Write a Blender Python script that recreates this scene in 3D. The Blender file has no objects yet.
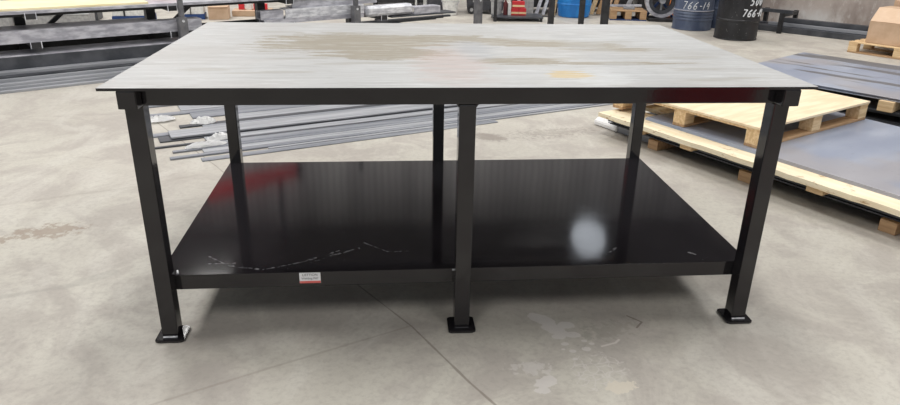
import bpy, bmesh, math, random
from mathutils import Vector, Matrix
R = math.radians
SC = bpy.context.scene
COL = SC.collection
random.seed(7)

# ------------------------------------------------------------------ camera
def set_camera():
    cx, cy, cz, pi, ya, ro, f = -0.2867, -2.2622, 1.515, 0.3921, -0.0943, 0.0193, 684.38
    x = Vector((math.cos(ya), math.sin(ya), 0)); y = Vector((-math.sin(ya), math.cos(ya), 0)); z = Vector((0, 0, 1))
    fw = y * math.cos(pi) - z * math.sin(pi); u = y * math.sin(pi) + z * math.cos(pi)
    r = x * math.cos(ro) + u * math.sin(ro); up = u * math.cos(ro) - x * math.sin(ro)
    cam = bpy.data.cameras.new('camera'); cam.sensor_fit = 'HORIZONTAL'; cam.sensor_width = 36.0; cam.lens = f / 900 * 36
    cam.clip_start = .05; cam.clip_end = 200
    o = bpy.data.objects.new('camera', cam); COL.objects.link(o)
    m = Matrix((r, up, -fw)).transposed().to_4x4(); m.translation = (cx, cy, cz); o.matrix_world = m
    SC.camera = o
set_camera()

# ------------------------------------------------------------------ world and lights
w = bpy.data.worlds.new('world'); SC.world = w; w.use_nodes = True
bg = w.node_tree.nodes['Background']; bg.inputs[0].default_value = (.93, .97, 1.0, 1); bg.inputs[1].default_value = .62
SC.view_settings.view_transform = 'Standard'; SC.view_settings.look = 'None'
SC.view_settings.exposure = 0.0; SC.view_settings.gamma = 1.0; SC.view_settings.use_curve_mapping = False

CEIL = 7.3
def area(name, loc, sx, sy, power, col=(1, .98, .95), rot=(0, 0, 0)):
    l = bpy.data.lights.new(name, 'AREA'); l.shape = 'RECTANGLE' if sx != sy else 'DISK'; l.size = sx; l.size_y = sy; l.energy = power; l.color = col
    o = bpy.data.objects.new(name, l); COL.objects.link(o); o.location = loc; o.rotation_euler = rot
    return o
# rows of roof skylights and hanging lamps; last two added as back-wall wash
for i, (lx, ly, p) in enumerate([(-5.5, 1.0, 300), (.3, 1.6, 190), (5.5, 1.0, 270), (-5.5, 7.5, 250), (.3, 8.5, 130), (6.5, 7.0, 190), (-3.5, -5.5, 190), (3.5, -5.5, 170), (-4.2, 10.8, 270), (3.4, 11.0, 220)]):
    area('skylight_and_wash_lamp', (lx, ly, CEIL - .12), 1.3, 3.4, p)
area('high_bay_lamp', (4.95, 13.8, 6.75), 1.0, 1.0, 6.5, (.86, .92, 1), (R(-55), 0, R(15)))

# ------------------------------------------------------------------ node helper
class NB:
    def __init__(s, name):
        s.m = bpy.data.materials.new(name); s.m.use_nodes = True; s.nt = s.m.node_tree
        s.b = s.nt.nodes['Principled BSDF']; s._pos = None
    def link(s, a, b): s.nt.links.new(a, b)
    def put(s, sock, v):
        if v is None: return
        if isinstance(v, bpy.types.NodeSocket): s.link(v, sock)
        elif isinstance(v, (tuple, list)) and sock.type == 'RGBA' and len(v) == 3: sock.default_value = (*v, 1)
        else: sock.default_value = v
    def n(s, t): return s.nt.nodes.new(t)
    def pos(s):
        if s._pos is None: s._pos = s.n('ShaderNodeTexCoord').outputs['Object']
        return s._pos
    def mth(s, op, a, b=None, clamp=False):
        x = s.n('ShaderNodeMath'); x.operation = op; x.use_clamp = clamp
        s.put(x.inputs[0], a); s.put(x.inputs[1], b); return x.outputs[0]
    def vm(s, op, a, b=None, out=0):
        x = s.n('ShaderNodeVectorMath'); x.operation = op
        s.put(x.inputs[0], a); s.put(x.inputs[1], b)
        return x.outputs['Value'] if op in ('LENGTH', 'DOT_PRODUCT', 'DISTANCE') else x.outputs[0]
    def noise(s, scale, detail=4, stretch=None, rough=.55, dist=0, off=None):
        v = s.pos()
        if off: v = s.vm('ADD', v, off)
        if stretch: v = s.vm('MULTIPLY', v, stretch)
        x = s.n('ShaderNodeTexNoise'); s.put(x.inputs['Vector'], v); x.inputs['Scale'].default_value = scale
        x.inputs['Detail'].default_value = detail; x.inputs['Roughness'].default_value = rough; x.inputs['Distortion'].default_value = dist
        return x.outputs['Fac']
    def wave(s, scale, direction='X', dist=0, rot=None):
        x = s.n('ShaderNodeTexWave'); x.bands_direction = direction; x.inputs['Scale'].default_value = scale
        x.inputs['Distortion'].default_value = dist; s.put(x.inputs['Vector'], s.pos()); return x.outputs['Fac']
    def rng(s, v, a, b, c=0., d=1.):
        x = s.n('ShaderNodeMapRange'); x.interpolation_type = 'SMOOTHSTEP'; s.put(x.inputs[0], v)
        for i, k in enumerate((a, b, c, d)): x.inputs[1 + i].default_value = k
        return x.outputs[0]
    def mix(s, f, a, b):
        x = s.n('ShaderNodeMix'); x.data_type = 'RGBA'; s.put(x.inputs[0], f); s.put(x.inputs[6], a); s.put(x.inputs[7], b); return x.outputs[2]
    def mul(s, *a):
        r = a[0]
        for k in a[1:]: r = s.mth('MULTIPLY', r, k)
        return r
    def mx(s, *a):
        r = a[0]
        for k in a[1:]: r = s.mth('MAXIMUM', r, k)
        return r
    def seg(s, a, b):
        a = Vector(a); b = Vector(b); ba = b - a
        pa = s.vm('SUBTRACT', s.flat(), tuple(a)); h = s.mth('MULTIPLY', s.vm('DOT_PRODUCT', pa, tuple(ba)), 1 / ba.length_squared, True)
        x = s.n('ShaderNodeVectorMath'); x.operation = 'SCALE'; x.inputs[0].default_value = ba; s.link(h, x.inputs['Scale'])
        return s.vm('DISTANCE', pa, x.outputs[0])
    def flat(s):
        if not hasattr(s, '_fl'): s._fl = s.vm('MULTIPLY', s.pos(), (1, 1, 0))
        return s._fl
    def poly(s, pts, wd, wob=None):
        d = None
        for a, b in zip(pts, pts[1:]):
            k = s.seg((*a, 0), (*b, 0)); d = k if d is None else s.mth('MINIMUM', d, k)
        if wob is not None: d = s.mth('ADD', d, wob)
        return s.rng(d, wd * .35, wd, 1, 0)
    def blob(s, c, r, rot=0, nz=None, k=1.2, soft=.12):
        v = s.vm('SUBTRACT', s.flat(), (c[0], c[1], 0))
        if rot:
            x = s.n('ShaderNodeVectorRotate'); x.rotation_type = 'Z_AXIS'; s.link(v, x.inputs[0]); x.inputs['Angle'].default_value = -R(rot); v = x.outputs[0]
        v = s.vm('MULTIPLY', v, (1 / r[0], 1 / r[1], 0))
        q = s.mth('SUBTRACT', 1.0, s.vm('LENGTH', v))
        if nz is not None: q = s.mth('ADD', q, s.mth('MULTIPLY', s.mth('SUBTRACT', nz, .5), k * 2.2))
        return s.rng(q, 0, soft)
    def bump(s, h, st, dist=.01):
        x = s.n('ShaderNodeBump'); s.put(x.inputs['Height'], h); x.inputs['Strength'].default_value = st; x.inputs['Distance'].default_value = dist
        s.link(x.outputs[0], s.b.inputs['Normal'])
    def done(s, col=None, rough=None, metal=None, spec=None, coat=None):
        s.put(s.b.inputs['Base Color'], col); s.put(s.b.inputs['Roughness'], rough); s.put(s.b.inputs['Metallic'], metal)
        s.put(s.b.inputs['Specular IOR Level'], spec); s.put(s.b.inputs['Coat Weight'], coat)
        return s.m

def simple(name, c1, c2, scale=8, rough=.6, metal=0, stretch=None, bump=0, spec=.5, a=.35, b=.65):
    m = NB(name); nz = m.noise(scale, 5, stretch)
    if bump: m.bump(nz, bump)
    return m.done(m.mix(m.rng(nz, a, b), c1, c2), rough, metal, spec)

M = {}
M['black_paint'] = (lambda m: (m.bump(m.noise(60, 2), .05, .002), m.done((.015, .0135, .0155), .09, 0, .55))[1])(NB('black_gloss_paint'))
M['black_matt'] = simple('black_matt_steel', (.012, .012, .014), (.03, .03, .033), 9, .5)
M['weld'] = simple('bare_weld_metal', (.50, .51, .54), (.82, .83, .86), 60, .35, .15)
M['mill'] = simple('mill_scale_steel', (.19, .205, .24), (.33, .345, .38), 3, .42, .35, (.3, 6, 1))
M['mill_dark'] = simple('dark_mill_steel', (.05, .055, .065), (.10, .105, .12), 4, .45, .4, (1, 4, 1))
M['mill_mid'] = simple('grey_mill_steel', (.26, .27, .295), (.42, .43, .46), 4, .5, .15, (.3, 8, 3))
M['galv'] = simple('galvanised_steel', (.36, .36, .41), (.62, .62, .67), 7, .42, .3, (1, 3, 3))
M['galv_bright'] = simple('bright_galvanised_steel', (.5, .51, .56), (.85, .86, .9), 9, .35, .3, (1, 3, 3))
M['rack_grey'] = simple('rack_grey_paint', (.10, .10, .11), (.16, .16, .17), 12, .5)
M['wood'] = simple('pallet_timber', (.62, .42, .22), (.80, .60, .36), 5, .7, 0, (1, 9, 9))
M['wood_brown'] = simple('brown_timber', (.38, .23, .12), (.52, .34, .19), 5, .7, 0, (1, 9, 9))
M['plywood'] = simple('pale_plywood', (.79, .62, .41), (.91, .77, .55), 2.2, .6, 0, (1, 7, 1))
M['yellow_ply'] = simple('yellow_board', (.88, .76, .45), (.94, .84, .55), 3, .6, 0, (1, 1, 1))
M['cardboard'] = simple('cardboard', (.52, .36, .24), (.60, .43, .30), 6, .8)
M['cardboard_light'] = simple('light_cardboard', (.68, .49, .34), (.74, .55, .40), 6, .8)
M['white_plastic'] = simple('white_plastic', (.62, .62, .60), (.78, .78, .76), 20, .5)
M['grey_plastic'] = simple('grey_plastic', (.30, .30, .31), (.42, .42, .42), 20, .5)
M['dark_plastic'] = simple('dark_plastic', (.035, .037, .045), (.06, .06, .07), 12, .5)
M['blue'] = simple('blue_barrel_plastic', (.01, .16, .50), (.02, .24, .66), 6, .4, 0, (1, 1, .4))
M['navy'] = simple('navy_paint', (.01, .04, .14), (.02, .06, .2), 6, .5)
M['red'] = simple('red_paint', (.55, .02, .03), (.68, .035, .045), 5, .4)
M['maroon'] = simple('maroon_plastic', (.10, .015, .018), (.16, .03, .03), 6, .5)
M['orange'] = simple('orange_plastic', (.75, .2, .05), (.8, .3, .1), 12, .5)
M['tan_label'] = simple('tan_paper', (.80, .58, .30), (.86, .66, .4), 12, .7)
M['white_paper'] = simple('white_paper', (.80, .80, .82), (.84, .84, .86), 12, .6)
M['red_paper'] = simple('red_paper', (.62, .10, .09), (.7, .15, .13), 12, .6)
M['ink'] = simple('grey_ink', (.10, .10, .12), (.16, .16, .18), 12, .7)
M['white_chalk'] = simple('white_paint_marker', (.62, .64, .68), (.8, .82, .85), 40, .8)
M['film'] = simple('white_plastic_film', (.86, .86, .87), (.94, .94, .94), 14, .35, 0, None, .6)

def mat_board_edge():
    m = NB('rough_sawn_board'); n1 = m.noise(18, 6, (1, 1, 3)); n2 = m.noise(3, 4, (.6, 8, 8))
    c = m.mix(m.rng(n2, .3, .7), (.82, .69, .47), (.92, .83, .63))
    c = m.mix(m.mul(m.rng(n1, .56, .68), m.rng(m.noise(5, 2), .4, .6)), c, (.45, .28, .14))
    return m.done(c, .75)
M['board'] = mat_board_edge()

def mat_drum(name, c1, c2, wear):
    m = NB(name); n = m.noise(5, 5, (1, 1, .5)); s = m.rng(m.noise(42, 3), .68, .74); z = m.noise(14, 4)
    c = m.mix(m.rng(n, .35, .65), c1, c2); c = m.mix(m.mul(s, wear), c, (.55, .55, .53)); m.bump(z, .15)
    return m.done(c, m.rng(n, .3, .7, .3, .5))
M['drum_blue'] = mat_drum('blue_grey_drum_paint', (.055, .075, .135), (.12, .15, .22), .25)
M['drum_black'] = mat_drum('black_drum_paint', (.008, .008, .010), (.022, .022, .026), .7)

def mat_top():
    m = NB('bare_steel_tabletop')
    st = m.noise(6, 7, (.35, 4, 1), .65); fine = m.noise(26, 7, (.3, 4, 1), .7); big = m.noise(1.3, 4, (.8, 1.4, 1))
    edge = m.noise(9, 7, (.5, 2.6, 1), .68); edge2 = m.noise(15, 6, (.3, 3.0, 1), .66, 0, (3, 7, 1)); spk = m.noise(70, 4, (.5, 2, 1), .7)
    c = m.mix(m.rng(st, .32, .68), (.43, .437, .44), (.50, .508, .512))
    c = m.mix(m.mul(m.rng(big, .40, .62), .5), c, (.39, .38, .365))
    c = m.mix(m.mul(m.rng(spk, .45, .75), .3), c, (.40, .40, .39))
    tan = (.305, .275, .22)
    t = m.mx(m.blob((-.45, .90), (.40, .25), 0, edge, 1.5, .05), m.blob((-.30, .62), (.26, .14), 0, edge, 1.6, .05), m.blob((-.08, 1.02), (.30, .10), 0, edge, 1.7, .05),
             m.blob((.47, .88), (.34, .10), -4, edge2, 1.6, .05), m.blob((.26, .47), (.20, .08), 0, edge2, 1.5, .05), m.blob((.62, .42), (.34, .035), 0, edge2, 1.5, .05), m.blob((.72, .74), (.2, .05), 0, edge2, 1.9, .05), m.blob((.20, .98), (.16, .05), 0, edge2, 1.7, .05))
    c = m.mix(m.mul(t, .95), c, tan)
    c = m.mix(m.mul(m.blob((-.04, .40), (.20, .50), 0, edge, .9, .7), m.rng(st, .3, .7, .25, .65)), c, (.48, .37, .34))
    c = m.mix(m.mul(m.blob((.10, .72), (.10, .25), 0, edge, 1.6, .5), .55), c, (.34, .355, .38))
    c = m.mix(m.mul(m.rng(m.mth('ABSOLUTE', m.mth('SUBTRACT', m.vm('DOT_PRODUCT', m.flat(), (1, .05, 0)), .66)), .05, .12, 1, 0), m.rng(edge, .3, .7, .1, .6)), c, (.40, .41, .42))
    c = m.mix(m.mul(m.blob((.48, .14), (.16, .14), 0, edge2, 1.6, .3), .5), c, (.56, .58, .59))
    c = m.mix(m.mul(m.blob((.385, .20), (.10, .08), 0, edge, 1.5, .4), .75), c, (.55, .42, .20))
    c = m.mix(m.mul(m.rng(fine, .565, .63), .4), c, (.25, .24, .22))
    c = m.mix(m.mul(m.rng(edge2, .55, .63), .38), c, (.66, .68, .69))
    d = m.mx(*[m.blob(p, r, 4, edge2, 1.8, .3) for p, r in [((.9, .3), (.14, .03)), ((1.0, .55), (.12, .03)), ((.75, .95), (.16, .03)), ((-.95, .3), (.13, .025)), ((-.7, .25), (.2, .02)), ((.9, .12), (.12, .03)), ((1.02, .15), (.1, .02)), ((-.62, .52), (.2, .02)), ((-.35, .42), (.25, .03)), ((-.85, 1.2), (.12, .03))]])
    c = m.mix(m.mul(d, .5), c, (.33, .315, .28))
    m.bump(fine, .04, .002)
    return m.done(c, m.rng(edge, .3, .7, .42, .55), .15, .35)
M['steel_top'] = mat_top()

def mat_shelf():
    m = NB('scratched_black_gloss_shelf'); nz = m.noise(30, 4); wob = m.mth('MULTIPLY', m.mth('SUBTRACT', m.noise(26, 3), .5), .02)
    L = [[(-.78, .14), (-.63, .20), (-.50, .29)], [(-1.02, .27), (-.92, .18), (-.8, .145)], [(-.60, .19), (-.52, .25), (-.42, .31)], [(-1.0, .2), (-.9, .2)],
         [(-.40, .36), (-.30, .27), (-.22, .27)], [(.6, .2), (.66, .26), (.63, .31)], [(1.0, .15), (.95, .2)]]
    k = m.mx(*[m.poly(p, .006, wob) for p in L])
    k = m.mul(k, m.rng(m.noise(45, 2), .42, .6))
    sp = m.mul(m.rng(m.noise(85, 2), .735, .77), m.rng(m.noise(4, 2), .45, .6))
    k = m.mx(k, sp)
    c = m.mix(m.mul(k, .4), (.018, .0155, .0185), (.5, .5, .52))
    m.bump(m.noise(2.2, 1), .03, .02)
    return m.done(c, m.rng(nz, .2, .8, .07, .09), 0, .65)
M['shelf'] = mat_shelf()

def mat_floor():
    m = NB('concrete_floor')
    a = m.noise(.7, 5); b = m.noise(2.6, 8, None, .66, .6); f = m.noise(38, 7, None, .75); sw = m.noise(1.6, 6, (1, .5, 1), .64, 1.4); sp = m.noise(95, 3, None, .6)
    c = m.mix(m.rng(a, .32, .68), (.47, .442, .392), (.565, .542, .478))
    c = m.mix(m.mul(m.rng(b, .42, .60), .7), c, (.39, .355, .325))
    c = m.mix(m.mul(m.rng(sw, .50, .64), .45), c, (.60, .58, .525))
    c = m.mix(m.mul(m.rng(f, .44, .66), .34), c, (.31, .28, .255))
    c = m.mix(m.mul(m.rng(sp, .66, .76), .35), c, (.66, .63, .58))
    # saw-cut joints and hairline cracks
    wob = m.mth('MULTIPLY', m.mth('SUBTRACT', m.noise(7, 4), .5), .012)
    wob2 = m.mth('MULTIPLY', m.mth('SUBTRACT', m.noise(2.5, 5), .5), .10)
    j = m.mx(m.poly([(-3.6, 5.45), (-2.0, 2.97), (-1.42, 2.08), (-.436, .443), (-.207, .09), (-.017, -.28), (.6, -1.35)], .006, wob))
    j2 = m.mul(m.mx(m.poly([(-1.35, -.46), (-.731, -.15), (-.207, .10)], .009, wob), m.mul(m.poly([(-3.4, 1.0), (-2.45, 1.46), (-1.8, 1.72), (-1.5, 1.9)], .02, wob2), .5)), .8)
    c = m.mix(m.mul(j, .6), c, (.17, .14, .115)); c = m.mix(m.mul(j2, .38), c, (.24, .2, .165))
    # brown oil stains
    e = m.noise(14, 6, None, .7); e2 = m.noise(30, 5, None, .65, 0, (4, 2, 0))
    s = m.mx(m.blob((-2.03, 1.09), (.20, .09), 15, e, 2.4, .5), m.blob((-2.25, 1.0), (.1, .05), 15, e, 2.4, .5))
    c = m.mix(m.mul(s, .6), c, (.25, .18, .13))
    s = m.mx(m.blob((.47, 2.66), (.17, .10), -20, e, 1.3, .4), m.mul(m.blob((.95, 2.75), (.35, .12), 10, e2, 2.6, .5), .6))
    c = m.mix(m.mul(s, .65), c, (.21, .18, .155))
    # pale dried splashes in front of the middle leg
    pale = (.62, .59, .565)
    v = m.n('ShaderNodeTexVoronoi'); v.feature = 'DISTANCE_TO_EDGE'; v.inputs['Scale'].default_value = 26; wn = m.n('ShaderNodeTexNoise'); m.link(m.pos(), wn.inputs['Vector']); wn.inputs['Scale'].default_value = 18; m.link(m.vm('ADD', m.flat(), m.vm('MULTIPLY', wn.outputs['Color'], (.06, .06, 0))), v.inputs['Vector'])
    rings = m.rng(v.outputs['Distance'], .01, .08, 1, 0)
    e3 = m.noise(13, 2); 
    s = m.mx(m.blob((.325, .115), (.075, .036), -48, e, .6), m.blob((.36, .04), (.06, .036), -45, e, .7), m.blob((.415, .065), (.036, .03), 0, e, .6), m.blob((.365, -.015), (.032, .02), 0, e, .6), m.blob((.43, -.005), (.034, .022), 0, e, .7),
             *[m.blob(p, (r, r * .75), 0, e2, .5) for p, r in [((.38, -.065), .017), ((.40, -.115), .016), ((.455, -.105), .02), ((.46, -.05), .014), ((.395, -.165), .011), ((.365, -.10), .009), ((.485, -.07), .012)]],
             m.blob((.255, -.30), (.05, .033), 20, e, .9), m.blob((.235, -.34), (.035, .02), 0, e, .9), m.mul(m.blob((.22, -.21), (.07, .035), -10, e2, 2.2), .7))
    c = m.mix(m.mul(s, .72), c, pale)
    r = m.mul(m.blob((.46, -.245), (.11, .13), -35, e, .8, .3), m.rng(rings, .2, .6))
    c = m.mix(m.mul(r, .6), c, (.60, .57, .54))
    c = m.mix(m.mul(m.blob((.51, -.34), (.07, .035), 10, e, 1.6), .8), c, (.62, .57, .48))
    c = m.mix(m.mul(m.blob((.58, .02), (.15, .06), 20, e2, 2.2, .5), .4), c, (.27, .26, .22))
    c = m.mix(m.mul(m.poly([(.52, -.09), (.58, -.07), (.60, -.05)], .007), .7), c, (.66, .62, .58))
    c = m.mix(m.mul(m.poly([(.69, .12), (.735, .07), (.70, .03)], .006), .7), c, (.15, .12, .1))
    # scuffs on the left
    c = m.mix(m.mul(m.poly([(-1.95, .42), (-1.7, .5), (-1.55, .62)], .03, wob2), .25), c, (.25, .24, .22))
    m.bump(f, .12, .004)
    return m.done(c, m.rng(b, .3, .7, .42, .62), 0, .4)
M['floor'] = mat_floor()

def mat_sheet(name, dark):
    m = NB(name); n = m.noise(1.6, 5, (1.2, .45, 1), .6); n2 = m.mth('ADD', m.noise(2.4, 5, (.22, 2.2, 1), .6, .6, (5, 1, 0)), m.mul(m.rng(m.vm('DOT_PRODUCT', m.pos(), (0, 1, 0)), .3, 1.2, -.06, .07), 1.0)); f = m.noise(30, 4, (2, .5, 1))
    c = m.mix(m.rng(n, .35, .65), (.32, .37, .49), (.42, .46, .55))
    c = m.mix(m.mul(m.rng(m.noise(1.1, 3, None, .5, 0, (9, 4, 0)), .48, .6), .7), c, (.42, .40, .41))
    if dark: c = m.mix(m.mul(m.rng(n2, .545, .60), .8), c, (.11, .105, .10))
    c = m.mix(m.mul(m.rng(f, .6, .75), .25), c, (.16, .17, .2))
    return m.done(c, m.rng(n, .3, .7, .3, .45), .3, .5)
M['sheet'] = mat_sheet('blue_grey_sheet_steel', False); M['sheet_blotchy'] = mat_sheet('blotchy_sheet_steel', True)

def mat_wall():
    m = NB('stained_concrete_wall'); a = m.noise(1.5, 6, (1, 1, .5), .65); b = m.noise(9, 6, (1, 1, .5), .7)
    c = m.mix(m.rng(a, .32, .66), (.26, .215, .195), (.46, .40, .365)); c = m.mix(m.mul(m.rng(b, .52, .66), .5), c, (.60, .565, .54))
    low = m.rng(m.mth('ADD', m.vm('DOT_PRODUCT', m.pos(), (0, 0, 1)), m.mth('MULTIPLY', b, .3)), .3, .55, 1, 0)
    c = m.mix(m.mul(low, m.rng(a, .45, .6)), c, (.60, .585, .575)); m.bump(b, .25)
    return m.done(c, .85)
M['wall'] = mat_wall()
def mat_corr():
    m = NB('ribbed_metal_wall'); wv = m.wave(1.6, 'X'); n = m.noise(.6, 4, (3, 1, .3))
    c = m.mix(m.rng(n, .3, .7), (.55, .53, .54), (.78, .76, .76)); c = m.mix(m.mul(m.rng(wv, .8, .95), .6), c, (.16, .15, .16)); m.bump(wv, .5, .03)
    return m.done(c, .55)
M['corr'] = mat_corr()
M['ceiling'] = simple('ceiling_deck', (.10, .10, .105), (.14, .14, .145), 2, .8)

# ------------------------------------------------------------------ mesh helpers
class MB:
    def __init__(s): s.bm = bmesh.new()
    def _add(s, bm2, mi):
        for f in bm2.faces: f.material_index = mi
        me = bpy.data.meshes.new('tmp'); bm2.to_mesh(me); bm2.free(); s.bm.from_mesh(me); bpy.data.meshes.remove(me); return s
    def box(s, lo, hi, bev=0, mi=0, mat=None, seg=2):
        b = bmesh.new(); bmesh.ops.create_cube(b, size=1)
        lo = Vector(lo); hi = Vector(hi); c = (lo + hi) / 2; d = hi - lo
        for v in b.verts: v.co = Vector((v.co.x * d.x, v.co.y * d.y, v.co.z * d.z)) + c
        if bev: bmesh.ops.bevel(b, geom=b.edges[:], offset=min(bev, .45 * min(d)), segments=seg, affect='EDGES', profile=.6)
        if mat is not None: bmesh.ops.transform(b, matrix=mat, verts=b.verts)
        return s._add(b, mi)
    def beam(s, p, q, wd, ht, bev=.004, mi=0):   # rectangular bar from p to q (axis), width across, height up
        p = Vector(p); q = Vector(q); d = q - p; L = d.length; x = d.normalized()
        up = Vector((0, 0, 1)) if abs(x.z) < .95 else Vector((0, 1, 0))
        y = up.cross(x).normalized(); z = x.cross(y)
        m = Matrix((x, y, z)).transposed().to_4x4(); m.translation = p
        return s.box((0, -wd / 2, -ht / 2), (L, wd / 2, ht / 2), bev, mi, m)
    def cyl(s, p, q, r, r2=None, seg=20, mi=0, caps=True):
        b = bmesh.new(); p = Vector(p); q = Vector(q); d = q - p
        bmesh.ops.create_cone(b, cap_ends=caps, segments=seg, radius1=r, radius2=r if r2 is None else r2, depth=d.length)
        m = d.to_track_quat('Z', 'Y').to_matrix().to_4x4(); m.translation = (p + q) / 2
        bmesh.ops.transform(b, matrix=m, verts=b.verts); return s._add(b, mi)
    def lathe(s, prof, seg=40, mi=0, mat=None):
        b = bmesh.new(); rings = []
        for r, z in prof:
            rings.append([b.verts.new((r * math.cos(2 * math.pi * k / seg), r * math.sin(2 * math.pi * k / seg), z)) for k in range(seg)])
        for A, B in zip(rings, rings[1:]):
            for k in range(seg): b.faces.new((A[k], A[(k + 1) % seg], B[(k + 1) % seg], B[k]))
        b.faces.new(rings[0][::-1]); b.faces.new(rings[-1])
        if mat is not None: bmesh.ops.transform(b, matrix=mat, verts=b.verts)
        return s._add(b, mi)
    def prism(s, pts, a, b_, axis='Z', mi=0, mat=None, bev=0):
        b = bmesh.new()
        def co(p, h): return (p[0], p[1], h) if axis == 'Z' else ((h, p[0], p[1]) if axis == 'X' else (p[0], h, p[1]))
        A = [b.verts.new(co(p, a)) for p in pts]; B = [b.verts.new(co(p, b_)) for p in pts]; n = len(pts)
        b.faces.new(A[::-1]); b.faces.new(B)
        for k in range(n): b.faces.new((A[k], A[(k + 1) % n], B[(k + 1) % n], B[k]))
        bmesh.ops.recalc_face_normals(b, faces=b.faces)
        if bev: bmesh.ops.bevel(b, geom=b.edges[:], offset=bev, segments=2, affect='EDGES')
        if mat is not None: bmesh.ops.transform(b, matrix=mat, verts=b.verts)
        return s._add(b, mi)
    def tube(s, pts, r, seg=8, mi=0, closed=False):
        b = bmesh.new(); pts = [Vector(p) for p in pts]; n = len(pts); rings = []
        for i, p in enumerate(pts):
            a = pts[i - 1] if (i > 0 or closed) else p; c = pts[(i + 1) % n] if (i < n - 1 or closed) else p
            t = (c - a).normalized(); u = t.cross(Vector((0, 0, 1)) if abs(t.z) < .9 else Vector((1, 0, 0))).normalized(); v = t.cross(u)
            rings.append([b.verts.new(p + (u * math.cos(2 * math.pi * k / seg) + v * math.sin(2 * math.pi * k / seg)) * r) for k in range(seg)])
        prs = list(zip(rings, rings[1:])) + ([(rings[-1], rings[0])] if closed else [])
        for A, B in prs:
            for k in range(seg): b.faces.new((A[k], A[(k + 1) % seg], B[(k + 1) % seg], B[k]))
        if not closed: b.faces.new(rings[0][::-1]); b.faces.new(rings[-1])
        bmesh.ops.recalc_face_normals(b, faces=b.faces)
        return s._add(b, mi)
    def build(s, name, mats, parent=None, loc=(0, 0, 0), rz=0, smooth=True):
        me = bpy.data.meshes.new(name); s.bm.to_mesh(me); s.bm.free()
        for k in (mats if isinstance(mats, (list, tuple)) else [mats]): me.materials.append(M[k])
        if smooth:
            for p in me.polygons: p.use_smooth = True
            try: me.set_sharp_from_angle(angle=R(32))
            except Exception: pass
        o = bpy.data.objects.new(name, me); COL.objects.link(o); o.location = loc; o.rotation_euler = (0, 0, rz)
        if smooth:
            wn = o.modifiers.new('even_normals', 'WEIGHTED_NORMAL'); wn.keep_sharp = True; wn.weight = 100
        if parent: o.parent = parent
        return o
def tag(o, label=None, cat=None, group=None, kind=None):
    if label: o['label'] = label
    if cat: o['category'] = cat
    if group: o['group'] = group
    if kind: o['kind'] = kind
    return o
def empty(name, loc, rz, label, cat, group=None):
    o = bpy.data.objects.new(name, None); o.empty_display_size = .1; COL.objects.link(o); o.location = loc; o.rotation_euler = (0, 0, rz)
    return tag(o, label, cat, group)
def copy_tree(o, parent=None):
    c = o.copy(); COL.objects.link(c)
    if parent: c.parent = parent
    for ch in [k for k in bpy.data.objects if k.parent == o]: copy_tree(ch, c)
    return c

# ------------------------------------------------------------------ the setting
tag(MB().box((-16, -13, -.2), (16, 16.2, 0)).build('floor', 'floor', smooth=False), 'grey concrete workshop floor', kind='structure')
tag(MB().box((-16, -13, CEIL), (16, 16.2, CEIL + .1)).build('ceiling', 'ceiling', smooth=False), 'dark roof deck over the workshop', kind='structure')
tag(MB().box((-16, 16.2, 0), (16, 16.4, CEIL)).build('wall_back', 'corr', smooth=False), 'ribbed metal wall at the far end', kind='structure')
wa = math.atan2(-.757, .653)
tag(MB().box((0, 0, 0), (12.5, .2, 4.2)).build('wall_right', 'wall', loc=(5.72, 9.0, 0), rz=wa, smooth=False), 'stained brown-grey concrete wall on the right', kind='structure')

# ------------------------------------------------------------------ the workbench
H, D, WX = .993, 1.528, 1.226
TB = .0635
bench = empty('workbench', (0, 0, 0), 0, 'large black welding workbench with bare steel top and lower shelf, standing mid floor', 'workbench')
def plate_top():
    m = MB(); r = .005; pts = []
    for cx, cy, a0 in ((WX - r, r, -90), (WX - r, D - r, 0), (-WX + r, D - r, 90), (-WX + r, r, 180)):
        for k in range(5): a = R(a0 + k * 22.5); pts.append((cx + r * math.cos(a), cy + r * math.sin(a)))
    m.prism(pts, H - .0095, H)
    for f in m.bm.faces: f.material_index = 0 if f.normal.z > .9 else 1
    return m
m = plate_top(); m.bm.normal_update()
for f in m.bm.faces: f.material_index = 0 if f.normal.z > .9 else 1
tag(m.build('tabletop', ['steel_top', 'black_paint'], bench, smooth=False), 'bare grey steel plate with tan stains and black edges')
zt = H - .0095; zb = zt - TB
def sq_tube(p, q, cap=True):
    return MB().beam(p, q, TB, TB, .007, 0)
XE = 1.136
for sx in (-1, 1):
    e = sq_tube((sx * XE, .004, zt - TB / 2), (sx * XE, D - .004, zt - TB / 2)).build('end_beam', 'black_paint', bench)
    MB().box((sx * XE - .029, .0005, zt - TB + .003), (sx * XE + .029, .0042, zt - .003), .0015).build('end_cap', 'black_paint', e)
YF = .0537; YB = D - .0537
for y in (YF + TB / 2, YB - TB / 2):
    sq_tube((-XE + TB / 2, y, zt - TB / 2), (XE - TB / 2, y, zt - TB / 2)).build('top_rail', 'black_paint', bench)
sq_tube((-.011, YF + TB, zt - TB / 2), (-.011, YB - TB, zt - TB / 2)).build('cross_beam', 'black_paint', bench)
LH = .0306
def weld_line(mb, p, q, r=.0035):
    n = max(3, int((Vector(q) - Vector(p)).length / .006)); pts = [Vector(p).lerp(Vector(q), k / n) + Vector((0, random.uniform(-.0006, .0006), random.uniform(-.0006, .0006))) for k in range(n + 1)]
    mb.tube(pts, r, 6)
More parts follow.
